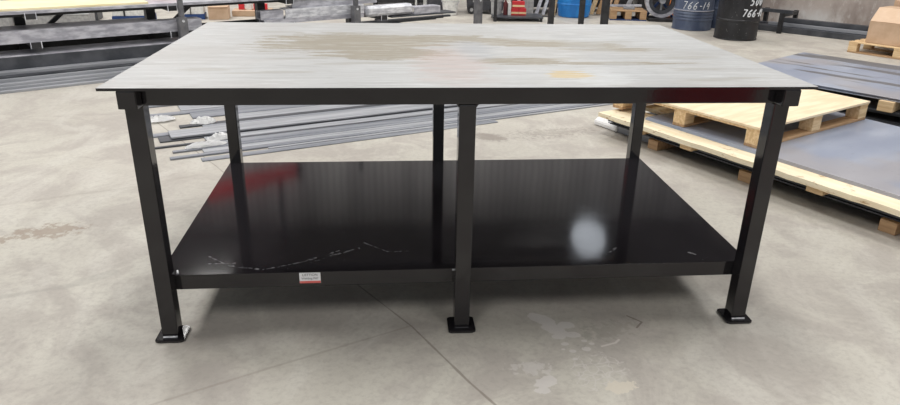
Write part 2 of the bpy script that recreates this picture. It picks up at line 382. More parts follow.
for x in (-XE, -.011, XE):
    for y in (YF + LH, YB - LH):
        l = MB().box((x - LH, y - LH, .012), (x + LH, y + LH, zb), .006).build('leg', 'black_paint', bench)
        MB().prism([(x + a * .054 * (1 if k in (0, 1) else .87) * 1, y + b * .054) for a, b, k in ((-.87, -1, 3), (.87, -1, 3), (1, -.87, 0), (1, .87, 0), (.87, 1, 3), (-.87, 1, 3), (-1, .87, 0), (-1, -.87, 0))], 0, .012, bev=.002).build('foot_plate', 'black_paint', l)
        if y < .5:
            wm = MB(); fy = y - LH - .002
            weld_line(wm, (x - LH + .004, fy, .0145), (x + LH - .004, fy, .0145))
            wm.build('weld_bead', 'weld' if x != 0 and abs(x) > .5 else 'black_paint', l)
        if abs(x) < .5 and y < .5:
            for s in (-1, 1): MB().prism([(x + s * LH, zb), (x + s * (LH + .009), zb), (x + s * LH, zb - .012)], y - LH + .008, y + LH - .008, 'Y').build('corner_weld', 'black_paint', l)
# lower shelf
SZ = .249; SY0 = YF + 2 * LH + .001; SY1 = YB - 2 * LH - .001; SX = XE + LH
shelf = MB().box((-SX, SY0 - .004, SZ - .004), (SX, SY1 + .001, SZ), .0012, seg=1).build('shelf_panel', 'shelf', bench)
rail_h = .062
for nm, a, b in (('shelf_rail', (-SX + .05, SY0 + .026, 0), (SX - .05, SY0 + .026, 0)), ('shelf_rail', (-SX + .05, SY1 - .026, 0), (SX - .05, SY1 - .026, 0)),
                 ('shelf_rail', (-SX + .025, SY0 + .001, 0), (-SX + .025, SY1 - .001, 0)), ('shelf_rail', (SX - .025, SY0 + .001, 0), (SX - .025, SY1 - .001, 0)), ('shelf_rail', (-.011, SY0 + .052, 0), (-.011, SY1 - .052, 0))):
    zz = Vector((0, 0, SZ - .004 - rail_h / 2)); MB().beam(Vector(a) + zz, Vector(b) + zz, .05, rail_h, .005).build(nm, 'black_paint', bench)
wm = MB(); weld_line(wm, (-.045, SY0 + .003, SZ - .006), (-.045, SY0 - .006, SZ - .006), .004); wm.build('weld_bead', 'weld', bench); wm = MB(); weld_line(wm, (-SX + .07, SY0 + .004, SZ + .001), (-SX + .062, SY0 + .03, SZ + .001), .004)
wm.build('weld_bead', 'weld', bench)
# maker's sticker on the front shelf rail
FYS = SY0 + .0009
st = tag(MB().box((-.642, FYS - .0012, .1975), (-.561, FYS + .001, .2465), .0004, seg=1).build('sticker', 'white_paper', bench), 'white and red maker sticker')
MB().box((-.6415, FYS - .0016, .198), (-.5615, FYS - .0010, .2075)).build('sticker_band', 'red_paper', st, smooth=False)
def text_mesh(txt, size, name, mat, parent, loc, rot, shear=0, ext=.0003):
    cu = bpy.data.curves.new(name, 'FONT'); cu.body = txt; cu.size = size; cu.extrude = ext; cu.shear = shear; cu.align_x = 'CENTER'; cu.align_y = 'CENTER'
    t = bpy.data.objects.new(name, cu); COL.objects.link(t); dg = bpy.context.evaluated_depsgraph_get(); dg.update()
    me = bpy.data.meshes.new_from_object(t.evaluated_get(dg)); bpy.data.objects.remove(t)
    me.materials.clear(); me.materials.append(M[mat])
    o = bpy.data.objects.new(name, me); COL.objects.link(o); o.parent = parent; o.location = loc; o.rotation_euler = rot; return o
text_mesh('LISTTION', .014, 'sticker_text', 'ink', st, (-.6015, FYS - .0016, .2335), (R(90), 0, 0))
text_mesh('Welding INC', .012, 'sticker_text', 'ink', st, (-.6015, FYS - .0016, .2185), (R(90), 0, 0))

# ------------------------------------------------------------------ loose steel bars on the floor behind the bench
BA = Vector((-.914, 2.416, 0)); BT = R(23)
def bar(n, s0, wd, L, th=.008, z=0, da=0, mat='mill', label=''):
    d = Vector((math.cos(BT), math.sin(BT), 0)); nn = Vector((-d.y, d.x, 0)); p = BA + d * s0 + nn * n
    mb = MB().box((0, 0, 0), (L, wd - .006, th), .0015, seg=1)
    return tag(mb.build('steel_bar', mat, loc=(p.x, p.y, z), rz=BT + R(da)), label, 'steel bar', 'loose flat bars on the floor behind the bench')
BARS = [
        (0.000, -.66, 0.071, 2.30, 0.008, 0.0000, 0, 'mill', 'grey flat bar nearest the bench, front edge of the loose bars'),
        (0.075, -.20, 0.036, 3.30, 0.010, 0.0000, 0, 'mill_mid', 'long grey flat bar second from the bench, its far end reaching toward the pallets'),
        (0.115, -.845, 0.046, 4.2, 0.013, 0.0000, 0, 'mill', 'thick narrow bar with its left end nearest the front left bench leg'),
        (0.165, -.62, 0.086, 4.4, 0.012, 0.0000, 0, 'mill_mid', 'grey flat bar with a white film scrap lying across it'),
        (0.255, -.81, 0.041, 4.4, 0.013, 0.0000, 0, 'mill', 'narrow square steel bar just in front of the white film scrap'),
        (0.300, -.56, 0.101, 4.6, 0.013, 0.0000, 0, 'mill', 'grey flat bar behind the torn film scrap'),
        (0.405, -.92, 0.031, 4.6, 0.012, 0.0000, 0, 'mill_dark', 'thin dark rod sticking out left among the loose bars'),
        (0.440, -.56, 0.096, 4.6, 0.012, 0.0000, 0, 'mill_mid', 'flat bar in the middle of the loose bars'),
        (0.540, -.86, 0.146, 4.6, 0.010, 0.0000, 0, 'mill_dark', 'dark narrow bar with its end under the wide flat plate'),
        (0.560, -.78, 0.190, 4.8, 0.013, 0.0145, 0, 'mill_mid', 'wide pale flat bar lying on top of the loose bars'),
        (0.690, -.915, 0.081, 4.8, 0.012, 0.0000, 0, 'mill', 'thin bar poking out left beyond the wide pale flat bar'),
        (0.775, -.52, 0.081, 4.8, 0.013, 0.0000, 0, 'mill', 'flat bar just in front of the white paper heap'),
        (0.860, -.68, 0.066, 4.8, 0.013, 0.0000, 0, 'mill_dark', 'narrow dark bar with its end beside the white paper heap'),
        (0.930, -.30, 0.166, 4.8, 0.010, 0.0000, 0, 'mill_mid', 'broad flat bar behind the white paper heap'),
        (1.100, -.55, 0.166, 4.8, 0.012, 0.0000, 0, 'mill', 'flat bar third from the back of the loose bars'),
        (1.270, -.88, 0.086, 4.8, 0.012, 0.0000, 0, 'mill', 'long flat bar beside the crumpled film near the left leg'),
        (1.360, -.6, 0.236, 4.8, 0.013, 0.0000, 0, 'mill_mid', 'broad flat bar second from the back of the loose bars'),
        (1.600, -.85, 0.120, 4.9, 0.013, 0.0000, 0, 'mill', 'rearmost flat bar of the loose bars behind the bench')]
for b in BARS: bar(*b[:8], label=b[8])
def crumple(name, pts, hgt, label, seed):
    rnd = random.Random(seed); b = bmesh.new(); nx, ny = 14, 8
    (x0, y0), (x1, y1), wd = pts; d = Vector((x1 - x0, y1 - y0, 0)); L = d.length; d.normalize(); nn = Vector((-d.y, d.x, 0)); g = []
    for i in range(nx + 1):
        row = []
        for j in range(ny + 1):
            u = i / nx; v = j / ny - .5; prof = math.sin(math.pi * min(1, max(0, u))) ** .6
            h = hgt * prof * max(0, 1 - (2 * v) ** 2) * rnd.uniform(.35, 1.0)
            row.append(b.verts.new(d * (u * L) + nn * (v * wd * (.35 + .65 * prof) * rnd.uniform(.85, 1.1)) + Vector((0, 0, .003 + h))))
        g.append(row)
    for i in range(nx):
        for j in range(ny): b.faces.new((g[i][j], g[i + 1][j], g[i + 1][j + 1], g[i][j + 1]))
    bmesh.ops.solidify(b, geom=b.faces[:], thickness=.002)
    mb = MB(); mb._add(b, 0); return mb
def film(name, a, b_, wd, z, hgt, label, seed):
    return tag(crumple(name, (a, b_, wd), hgt, label, seed).build('plastic_film', 'film', loc=(0, 0, 0)), label, 'plastic film')
def place_film(a, b_, wd, z, hgt, label, seed):
    o = crumple('f', ((0, 0), (b_[0] - a[0], b_[1] - a[1]), wd), hgt, label, seed).build('plastic_film', 'film', loc=(a[0], a[1], z)); return tag(o, label, 'plastic film')
place_film((-1.70, 2.41), (-1.44, 2.53), .10, .015, .04, 'torn white plastic film lying across the bars near the back left leg', 3)
place_film((-1.60, 2.60), (-1.42, 2.68), .10, .014, .05, 'peaked scrap of white plastic film against the back left leg', 5)
place_film((-1.83, 3.06), (-1.64, 3.10), .16, .014, .05, 'small white film heap behind the wide pale flat bar', 8)
place_film((-2.22, 3.10), (-1.98, 3.20), .14, .012, .04, 'white film strip just right of the front left bench leg', 11)

# ------------------------------------------------------------------ sheet steel stacks on the right
SA = math.atan2(-.89, .456)            # direction of their long edges
def frame(p): return Vector((p[0], p[1], 0))
def stack_box(mb, lo, hi, bev=.002, mi=0): return mb.box(lo, hi, bev, mi, None, 1)
S1 = (1.37, 2.73)
# local axes: x along the long edge toward the camera, y outward from the bench
def dunnage(L, loc, label, ht=.07, wd=.09, mat='wood_brown', group='timber bearers under the near sheet stack', rz=SA):
    return tag(MB().box((-wd / 2, 0, 0), (wd / 2, L, ht), .004).build('timber_bearer', mat, loc=loc, rz=rz), label, 'timber', group)
def loc1(x, y, z=0, base=S1, a=SA):
    return (base[0] + x * math.cos(a) - y * math.sin(a), base[1] + x * math.sin(a) + y * math.cos(a), z)
for x, lab in ((.47, 'floor-level timber bearer under the dark plates, by the back right bench leg'), (1.235, 'floor-level timber bearer under the dark plates, left of the front right bench leg'), (2.12, 'floor-level timber bearer under the dark plates at the right picture edge')):
    dunnage(1.42, loc1(x, .03), lab)
PB = .07
for i, (x0, L, y0, lab) in enumerate(((.0, 3.9, .06, 'lowest dark steel plate under the sawn board stack'), (.05, 3.8, .075, 'second dark steel plate, resting on the lowest one'), (-.02, 3.9, .055, 'uppermost dark steel plate below the sawn board'))):
    tag(MB().box((0, 0, 0), (L, 1.44, .009), .001, seg=1).build('steel_plate', 'mill_dark', loc=loc1(x0, y0, PB + i * .010), rz=SA), lab, 'steel plate', 'dark plates under the sawn boards')
PZ = PB + .030
for x, lab in ((.36, 'short pale timber block under the left end of the sawn board'), (.80, 'pale timber block under the board, just right of the back right bench leg'), (1.72, 'pale timber block under the board, right of the front right bench leg'), (2.9, 'pale timber block under the board, beyond the right picture edge')):
    dunnage(1.4, loc1(x, -.025, PZ), lab, .04, .10, 'wood', 'timber blocks under the sawn boards')
BZ = PZ + .04
def sawn_board(x0, L, y0, wd, th, label, seed):
    rnd = random.Random(seed); mb = MB(); n = 60; pts = []
    for k in range(n + 1): pts.append((x0 + L * k / n, y0 + rnd.uniform(-.006, .006)))
    pts += [(x0 + L, y0 + wd), (x0, y0 + wd)]
    mb.prism(pts, 0, th)
    return tag(mb.build('sawn_board', 'board', loc=loc1(0, 0, BZ), rz=SA, smooth=False), label, 'board')
sawn_board(-.02, 3.8, -.05, .32, .032, 'long pale rough-edged board along the front of the sheet steel stack', 4)
tag(MB().box((0, 0, 0), (3.7, 1.05, .03), .002, seg=1).build('sawn_board', 'board', loc=loc1(0, .40, BZ), rz=SA), 'wide pale board under the sheet steel, behind the rough-edged board', 'board')
for i in range(3):
    tag(MB().box((0, 0, 0), (3.35 - .01 * i, 1.44, .006), .0008, seg=1).build('steel_sheet', 'sheet', loc=loc1(.30 + .005 * i, .105 + .004 * i, BZ + .0325 + i * .0066), rz=SA),
        ['lowest blue-grey steel sheet on the pale boards', 'middle blue-grey steel sheet on the pale boards', 'top blue-grey steel sheet carrying the plywood-topped pallet'][i], 'steel sheet', 'blue-grey sheets on the near stack')
TZ = BZ + .0325 + .02
# wrapped bundle end poking out on the left
wb = empty('steel_bundle', loc1(-.22, .12, 0), SA, 'flat steel bundle wrapped in clear film, poking out left under the sawn board', 'steel bundle')
MB().box((.14, 0, .002), (.58, .13, .060), .002).build('flat_bars', 'mill_mid', wb)
mb = MB()
mb.prism([(-.01, .004), (.135, .004), (.14, .045), (.125, .066), (.02, .064), (-.016, .04)], .0, .25, 'X', bev=.006)
mb.build('film_wrap', 'film', wb)
mb = MB()
for k in range(4): mb.box((-.0035, .012 + k * .03, .018), (.0, .028 + k * .03, .05), .0008, seg=1)
mb.build('end_mark', 'ink', wb)

def pallet(loc, rz, L, Wd, label, top='slats', group=None, hgt=.14, m1='wood', m2='wood_brown'):
    # x along L (stringer blocks direction), y along Wd
    p = empty('pallet', loc, rz, label, 'pallet', group)
    bw = .10
    for j in range(3):
        y = (0, (Wd - bw) / 2, Wd - bw)[j]
        MB().box((0, y, 0), (L, y + bw, .018), .002, seg=1).build('bottom_board', m2, p)
    for i in range(3):
        for j in range(3):
            x = (0, (L - .11) / 2, L - .11)[i]; y = (0, (Wd - bw) / 2, Wd - bw)[j]
            MB().box((x + .001, y + .001, .018), (x + .109, y + bw - .001, hgt - .032), .003, seg=1).build('block', m1, p)
    for i in range(3):
        x = (0, (L - .11) / 2, L - .11)[i]
        MB().box((x, 0, hgt - .032), (x + .11, Wd, hgt - .016), .002, seg=1).build('stringer_board', m1, p)
    if top == 'ply': tag(MB().box((-.004, -.004, hgt - .016), (L + .004, Wd + .004, hgt), .0015, seg=1).build('deck_panel', 'plywood', p), 'pale plywood deck')
    else:
        n = 7
        for k in range(n):
            y = k * (Wd - .09) / (n - 1); MB().box((0, y, hgt - .016), (L, y + .09, hgt), .002, seg=1).build('deck_board', m1, p)
    return p
pdir = math.atan2(1.686 - 2.799, 2.034 - 1.519)   # near-left edge of the pallet, toward the camera
PA = R(29.5)
pallet((2.056, 1.724, TZ), PA, 1.37, 1.24, 'plywood-topped timber pallet lying on the blue-grey sheet stack behind the bench', 'ply')

# second stack, farther right
S2 = (2.755, 3.596); SB = R(-54)
def loc2(x, y, z=0): return loc1(x, y, z, S2, SB)
for x, lab in ((.5, 'floor bearer under the left end of the far sheet stack'), (1.75, 'floor bearer under the middle of the far sheet stack'), (2.8, 'floor bearer under the right end of the far sheet stack')):
    dunnage(1.5, loc2(x, .02, 0), lab, .07, .09, 'wood_brown', 'bearers under the far sheet stack', rz=SB)
tag(MB().box((0, 0, 0), (3.6, .30, .03), .002, seg=1).build('sawn_board', 'board', loc=loc2(.1, .14, .07), rz=SB), 'pale board low under the far sheet stack', 'board')
tag(MB().box((0, 0, 0), (3.6, 1.0, .03), .002, seg=1).build('sawn_board', 'board', loc=loc2(.1, .46, .07), rz=SB), 'wide pale board low under the far sheet stack, behind the front one', 'board')
for i in range(3):
    tag(MB().box((0, 0, 0), (3.5, 1.45, .010), .001, seg=1).build('steel_plate', 'mill_dark', loc=loc2(.05 + .02 * i, .02 + .01 * i, .10 + .0105 * i), rz=SB),
        ['lowest', 'second', 'third'][i] + ' dark plate from the floor in the far sheet stack', 'steel plate', 'dark plates in the far sheet stack')
for x, lab in ((.25, 'timber block between the plates at the left end of the far sheet stack'), (1.29, 'pale timber block end beside the right picture edge, under the far steel sheets'), (2.6, 'timber block between the plates at the right end of the far sheet stack')):
    dunnage(1.46, loc2(x, -.03, .2145), lab, .08, .11, 'wood', 'blocks inside the far sheet stack', rz=SB)
for x in (.5, 2.7):
    dunnage(1.4, loc2(x, .03, .1325), 'hidden timber block between the two layers of dark plates in the far stack, ' + ('left' if x < 1 else 'right') + ' one', .046, .1, 'wood', 'blocks between dark plates of the far stack', rz=SB)
for i in range(3):
    tag(MB().box((0, 0, 0), (3.5, 1.48, .010), .001, seg=1).build('steel_plate', 'mill_dark', loc=loc2(.03 + .02 * i, .04 - .012 * i, .180 + .0105 * i), rz=SB),
        ['lowest', 'middle', 'top'][i] + ' dark plate resting on the blocks of the far sheet stack', 'steel plate', 'upper dark plates in the far sheet stack')
for i in range(4):
    tag(MB().box((0, 0, 0), (3.4, 1.5, .006), .0008, seg=1).build('steel_sheet', 'sheet_blotchy', loc=loc2(.02 * (3 - i), .018 * ((i * 7) % 3), .2955 + .0065 * i), rz=SB),
        ['lowest', 'second', 'third', 'topmost, dark-streaked'][i] + ' steel sheet of the far stack beyond the bench corner', 'steel sheet', 'streaked sheets on the far stack')

# cardboard boxes on a slatted pallet by the wall
XA = R(-58)
pp = (5.721, 6.315, 0)
def locp(x, y, z=0): return (pp[0] + x * math.cos(XA) - y * math.sin(XA), pp[1] + x * math.sin(XA) + y * math.cos(XA), z)
pallet(pp, XA, 1.2, 1.0, 'slatted timber pallet on the floor carrying cardboard boxes, at the right edge', 'slats')
def carton(loc, rz, sx, sy, sz, label, slope=False, mat='cardboard'):
    c = empty('cardboard_box', loc, rz, label, 'box', 'cardboard boxes on the slatted pallet')
    if slope:
        MB().prism([(0, 0), (sy, 0), (sy, sz), (sy * .35, sz), (0, sz * .62)], 0, sx, 'X', bev=.004).build('carton_body', mat, c)
        a = math.atan2(sz * .38, sy * .35); L = math.hypot(sz * .38, sy * .35)
        mm = Matrix.Translation((0, 0, sz * .62)) @ Matrix.Rotation(a, 4, 'X')
        MB().box((.004, .004, .0005), (sx - .004, L, .006), .001, 0, mm, 1).build('flap', 'cardboard_light', c)
    else:
        MB().box((0, 0, 0), (sx, sy, sz), .006).build('carton_body', mat, c)
        MB().box((0, sy * .5 - .03, sz - .0005), (sx, sy * .5 + .03, sz + .001), 0).build('tape', 'cardboard_light', c)
        MB().box((.0, .0, sz), (sx, sy * .49, sz + .004), .001, seg=1).build('flap', 'cardboard_light', c)
    return c
carton(locp(.16, .08, .141), XA, .44, .50, .43, 'open-flapped cardboard carton with a slanted lid, front left on the slatted pallet', True)
carton(locp(.66, .07, .141), XA, .48, .50, .44, 'square cardboard carton at the right end of the slatted pallet')
carton(locp(.18, .62, .141), XA, .62, .34, .50, 'tall cardboard carton standing behind the slant-lidded one')

# ------------------------------------------------------------------ drums
SEGMENTS = {  # hand-painted strokes in a unit box
    '7': [[(0, 1), (.6, 1), (.25, 0)]], '6': [[(.55, 1), (.2, .7), (.02, .3), (.12, .03), (.4, 0), (.56, .2), (.45, .45), (.2, .45), (.05, .25)]],
    '-': [[(.05, .45), (.4, .45)]], '1': [[(.25, 1), (.12, 0)]], '4': [[(.35, 1), (.0, .4), (.55, .45)], [(.5, .75), (.4, 0)]],
    '5': [[(.6, 1), (.15, 1), (.1, .58), (.4, .6), (.52, .3), (.35, .02), (0, .05)]], '0': [[(.3, 1), (.05, .7), (.05, .25), (.25, 0), (.5, .25), (.52, .72), (.3, 1)]],
    '9': [[(.55, .7), (.35, .5), (.1, .6), (.12, .9), (.35, 1), (.55, .85), (.5, .3), (.3, 0)]]}
def paint_text(txt, size, rad, a0, z0, thick, parent, name='painted_number'):
    mb = MB(); adv = 0
    for ch in txt:
        for stroke in SEGMENTS.get(ch, []):
            pts = []
            for p, q in zip(stroke, stroke[1:]):
                for k in range(6): pts.append((p[0] + (q[0] - p[0]) * k / 6, p[1] + (q[1] - p[1]) * k / 6))
            pts.append(stroke[-1]); P = []
            for x, y in pts:
                a = a0 + (adv + x * .8 + y * .18) * size / rad; P.append((rad * math.cos(a), rad * math.sin(a), z0 + y * size))
            mb.tube(P, thick, 5)
        adv += .78 if ch not in '-1' else .55
    return tag(mb.build(name, 'white_chalk', parent), 'white hand-painted figures ' + txt)
def drum(loc, mat, label, ribs, texts, lid=True, rz=0, ring=None):
    d = empty('drum', loc, rz, label, 'drum'); r = .29
    prof = [(.27, 0), (r + .004, .004), (r + .006, .012), (r, .022)]
    for z in ribs: prof += [(r, z - .02), (r + .008, z - .008), (r + .008, z + .008), (r, z + .02)]
    prof += [(r, .85), (r + .007, .862), (r + .007, .878), (r - .004, .884), (r - .012, .868)]
    MB().lathe(prof, 56).build('drum_body', mat, d)
    mb = MB(); mb.cyl((.18, 0, .868), (.18, 0, .88), .03, seg=16); mb.build('bung', 'galv', d)
    if ring:
        MB().lathe([(r + .0085, ring - .006), (r + .011, ring - .004), (r + .011, ring + .004), (r + .0085, ring + .006)], 56).build('worn_rib', 'galv', d)
    for t, size, a, z, th in texts: paint_text(t, size, r + .002, a, z, th, d)
    return d
def face(loc): return math.atan2(-2.262 - loc[1], -.287 - loc[0])
l = (4.345 + .41 * .295, 8.081 + .91 * .295, 0); fa = face(l)
drum(l, 'drum_blue', 'blue-grey steel drum marked 766-14 in white, left of the black drum', [.16, .205, .25, .295, .58], [('766-14', .105, fa - .60, .322, .006)], ring=.295)
l = (4.589 + .46 * .30, 7.157 + .888 * .30, 0); fa = face(l)
drum(l, 'drum_black', 'black steel drum marked 500 and 766-19 in white, nearest of the drums', [.27, .58], [('766-19', .092, fa + .16, .337, .009), ('500', .10, fa + .46, .488, .009)])
drum((5.03, 8.60, 0), 'drum_blue', 'second blue-grey drum, mostly hidden in the gap behind the black drum', [.30, .58], [])
# blue plastic barrel
l = (2.854 + .08, 9.429 + .29, 0)
b = empty('plastic_barrel', l, 0, 'bright blue plastic barrel standing on the floor behind the bench', 'barrel')
MB().lathe([(.245, 0), (.262, .012), (.275, .07), (.288, .2), (.296, .21), (.296, .225), (.288, .235), (.29, .45), (.289, .68), (.297, .69), (.297, .71), (.287, .72), (.27, .82), (.24, .87), (.225, .88)], 56).build('barrel_body', 'blue', b)
mb = MB(); [mb.cyl((sx * .12, 0, .87), (sx * .12, 0, .90), .04, seg=16) for sx in (-1, 1)]; mb.build('bung', 'navy', b)

# ------------------------------------------------------------------ steel storage rack on the left
RA = Vector((-3.73, 4.05, 0)); RT = R(33)
def rk(s, n, z=0):
    return (RA.x + s * math.cos(RT) - n * math.sin(RT), RA.y + s * math.sin(RT) + n * math.cos(RT), z)
rack = empty('storage_rack', rk(0, 0), RT, 'low grey steel storage rack with upright posts, behind the bench on the left', 'rack')
def rk_post(s, top=2.1):
    mb = MB(); mb.box((s - .045, .31, .013), (s + .045, .40, .52), .004); 
    u = mb.build('upright', 'rack_grey', rack)
    mb = MB(); mb.box((s - .024, .325, .52), (s + .024, .375, top), .003); mb.build('upright_tube', 'rack_grey', u)
    mb = MB(); mb.cyl((s, .304, .485), (s, .312, .485), .014, seg=12); mb.build('bolt', 'weld', u)
    mb = MB(); mb.box((s - .05, .25, 0), (s + .05, 1.35, .012), .002); mb.build('foot_beam', 'rack_grey', rack)
for s in (1.78, 3.88, 5.85): rk_post(s)
for s in (-.9, .42, 1.72, 3.05, 4.35):
    for z, n0 in ((.31, .44), (.578, .428)):
        if s > 3.2 and z > .5: continue
        a = MB().box((s - .045, n0, z), (s + .045, 1.25, z + .05), .003).build('arm', 'black_matt', rack)
        for k in (-.05, .042): MB().box((s + k, n0 - .006, z - .006), (s + k + .008, n0 - .0005, z + .062), .001, seg=1).build('arm_lip', 'galv_bright', a)
for s in (-.9, .42, 1.72, 3.05, 4.35):
    MB().box((s - .05, 1.25, .0), (s + .05, 1.35, .62 if s < 3.2 else .45), .004).build('back_post', 'black_matt', rack)
for s in (.55, 1.85):
    MB().beam((s, 1.0, .37), (s + .25, 1.0, .575), .05, .04).build('brace', 'black_matt', rack)
MB().box((-2.4, .60, .585), (3.09, .66, .625), .002).build('dark_backing_beam', 'black_matt', rack)  # rack beam under the plate, added as dark backing for the gap
MB().box((-2.4, .95, .285), (5.0, 1.01, .309), .002).build('dark_backing_beam', 'black_matt', rack)  # black strip added to stand in for shade between the tiers
MB().box((-2.4, 1.36, .02), (3.25, 1.39, .30), .002).build('dark_backing_panel', 'black_matt', rack)  # black sheet added as shade behind the lower tier
def racked(name, mat, s0, s1, n0, n1, z0, z1, label, cat, group=None, bev=.002, chan=False):
    mb = MB(); L = s1 - s0; w_ = n1 - n0; h = z1 - z0
    if chan == 'tube':
        t = .012
        mb.box((0, 0, 0), (L, w_, t), .001, seg=1); mb.box((0, 0, h - t), (L, w_, h), .001, seg=1); mb.box((0, 0, t), (L, t, h - t)); mb.box((0, w_ - t, t), (L, w_, h - t)); mb.box((.5 * L, t, t), (.5 * L + .01, w_ - t, h - t))
    elif chan:
        t = .012
        mb.box((0, 0, 0), (L, t, h), .001, seg=1); mb.box((0, t, h - t), (L, w_, h), .001, seg=1); mb.box((0, t, 0), (L, w_, t), .001, seg=1)
    else: mb.box((0, 0, 0), (L, w_, h), bev, seg=1)
    return tag(mb.build(name, mat, loc=rk(s0, n0, z0), rz=RT), label, cat, group)
# floor tier: flat bars
g = 'flat bars on the floor under the left rack'
racked('steel_bar', 'mill_mid', -2.2, 3.9, .03, .09, 0, .022, 'lowest flat bar on the floor at the front of the left rack', 'steel bar', g)
racked('steel_bar', 'mill_mid', -2.2, 4.1, .10, .185, 0, .045, 'second flat bar from the front on the floor below the left rack', 'steel bar', g)
racked('steel_bar', 'mill_mid', -2.2, 3.8, .12, .185, .046, .068, 'flat bar lying on the second front bar below the left rack', 'steel bar', g)
racked('steel_bar', 'mill_mid', -2.2, 4.0, .195, .29, .013, .095, 'thick grey bar third from the front below the left rack', 'steel bar', g)
racked('steel_bar', 'mill_dark', -2.2, 4.0, .22, .28, .096, .114, 'thin dark bar on the thick grey bar below the left rack', 'steel bar', g)
# low tier: wide beams with dusty tops
racked('steel_channel', 'mill_dark', -2.4, 4.2, .42, .60, .013, .245, 'dark steel channel standing on edge, lower front of the left rack', 'steel channel', chan=True)
racked('steel_bar', 'mill_mid', -2.4, 1.66, .315, .415, .013, .135, 'grey bar leaning low against the dark channel of the left rack', 'steel bar')
racked('steel_channel', 'mill_mid', -2.4, 4.0, .62, .86, .013, .24, 'dusty grey channel behind the dark channel in the lower rack tier', 'steel channel', chan=True)
racked('steel_bar', 'galv', -2.4, 3.6, .43, .78, .246, .256, 'dusty flat bar lying along the top of the dark channel', 'steel bar')
# middle tier
racked('steel_channel', 'galv', -2.4, 2.02, .46, .62, .361, .480, 'light grey channel on the middle arms of the left rack, its end beside the post', 'steel channel', chan=True)
racked('steel_channel', 'galv', -2.4, 1.55, .66, .95, .361, .465, 'light grey channel lying behind the front one on the middle rack arms', 'steel channel', chan=True)
racked('steel_tube', 'galv', 2.73, 4.05, .45, .60, .361, .412, 'flat galvanised tube under the silver channel, end open toward the left', 'steel tube', chan='tube')
racked('steel_tube', 'galv', 2.70, 2.98, .47, .60, .413, .51, 'short open-ended square tube on the rack, left of the silver channel', 'steel tube', chan='tube')
racked('steel_channel', 'galv_bright', 3.0, 4.06, .45, .62, .413, .52, 'mottled silver channel on the rack arms left of the middle post', 'steel channel', chan=True)
racked('steel_channel', 'galv', 3.11, 4.28, .50, .68, .521, .625, 'lilac-grey channel on top of the mottled silver channel', 'steel channel', chan=True)
racked('steel_bundle', 'galv_bright', 4.08, 4.80, .42, .58, .361, .49, 'silver bundle right of the middle rack post', 'steel bundle', bev=.03)
racked('steel_channel', 'galv', 4.82, 5.25, .44, .60, .349, .44, 'short grey channel end at the right end of the rack load', 'steel channel', chan=True)
racked('steel_bar', 'mill_dark', 4.45, 5.5, .415, .66, .33, .348, 'dark flat plate under the short grey channel end', 'steel bar')
for i in range(3):
    racked('steel_bar', 'mill_dark', 3.5 + .1 * i, 5.25 + .18 * i, .53 + .07 * i, .58 + .07 * i, .245, .27, 'dark bar ' + ['nearest the front', 'in the middle', 'at the back'][i] + ' on the low bearers right of the middle post', 'steel bar', 'dark bars at the right end of the rack')
racked('rack_bearer', 'black_matt', 4.55, 4.65, .42, 1.0, 0.013, .244, 'black bearer under the dark bars right of the middle rack post', 'bearer')
# top tier: steel plate with a yellow board on it
racked('steel_plate', 'galv', -2.6, 3.30, .43, 1.24, .629, .657, 'grey steel plate on the top arms of the left rack, carrying the yellow board', 'steel plate')
tag(MB().box((0, 0, 0), (4.0, .76, .02), .001, seg=1).build('board', 'yellow_ply', loc=rk(-2.5, .475, .658), rz=RT), 'pale yellow board lying on the grey plate of the left rack', 'board')
tag(MB().box((0, 0, 0), (.32, .3, .1), .004, seg=1).build('tool_case', 'red', loc=rk(1.6, .9, .6575), rz=RT), 'dull red case on the grey rack plate, beside the yellow board', 'case')
# things seen through and beyond the rack
def crate(loc, rz, sx, sy, h1, h2, label):
    c = empty('crate', loc, rz, label, 'crate', 'blue-based crates behind the rack')
    MB().box((0, 0, 0), (sx, sy, h1), .006).build('crate_base', 'navy', c); MB().box((.01, .01, h1), (sx - .01, sy - .01, h1 + h2), .01).build('crate_top', 'white_plastic', c)
    MB().box((sx * .3, -.004, h1), (sx * .34, .009, h1 + h2), .001).build('strap', 'black_matt', c)
crate((-4.35, 8.55, 0), R(8), .56, .4, .10, .13, 'white-topped crate on a blue base, seen through the rack left of the brace')
crate((-3.42, 8.98, 0), R(8), .30, .3, .08, .13, 'small white and blue crate just right of the left rack post')
for x, y, sx, h, rz, mat, lab in ((-5.25, 7.75, .85, .20, 10, 'grey_plastic', 'wide grey bin seen through the rack between its arms'), (-5.75, 7.7, .35, .22, 8, 'grey_plastic', 'narrow grey bin seen through the rack at the left picture edge'), (-4.86, 8.75, .22, .17, 10, 'mill_dark', 'dark bin beside the wide grey bin behind the rack')):
    c = empty('bin', (x, y, 0), R(rz), lab, 'bin', 'bins behind the rack')
    MB().prism([(.02, 0), (.38, 0), (.4, h), (0, h)], 0, sx, 'X', bev=.004).build('bin_body', mat, c); MB().box((-.008, -.008, h), (sx + .008, .408, h + .015), .003).build('rim', mat, c)
c = empty('cardboard_box', (-3.06, 8.99, 0), R(6), 'open tan cardboard box on the floor beyond the rack plate', 'box')
MB().box((0, 0, 0), (.30, .3, .20), .004).build('carton_body', 'cardboard', c); MB().box((.01, -.03, .19), (.29, 0, .2), .002).build('flap', 'cardboard_light', c)
t = empty('tray', (-2.78, 9.38, 0), R(5), 'shallow cardboard tray holding red and white cartons behind the rack', 'tray')
MB().prism([(0, 0), (.34, 0), (.37, .09), (-.02, .09)], 0, .62, 'X', bev=.004).build('tray_body', 'cardboard', t)
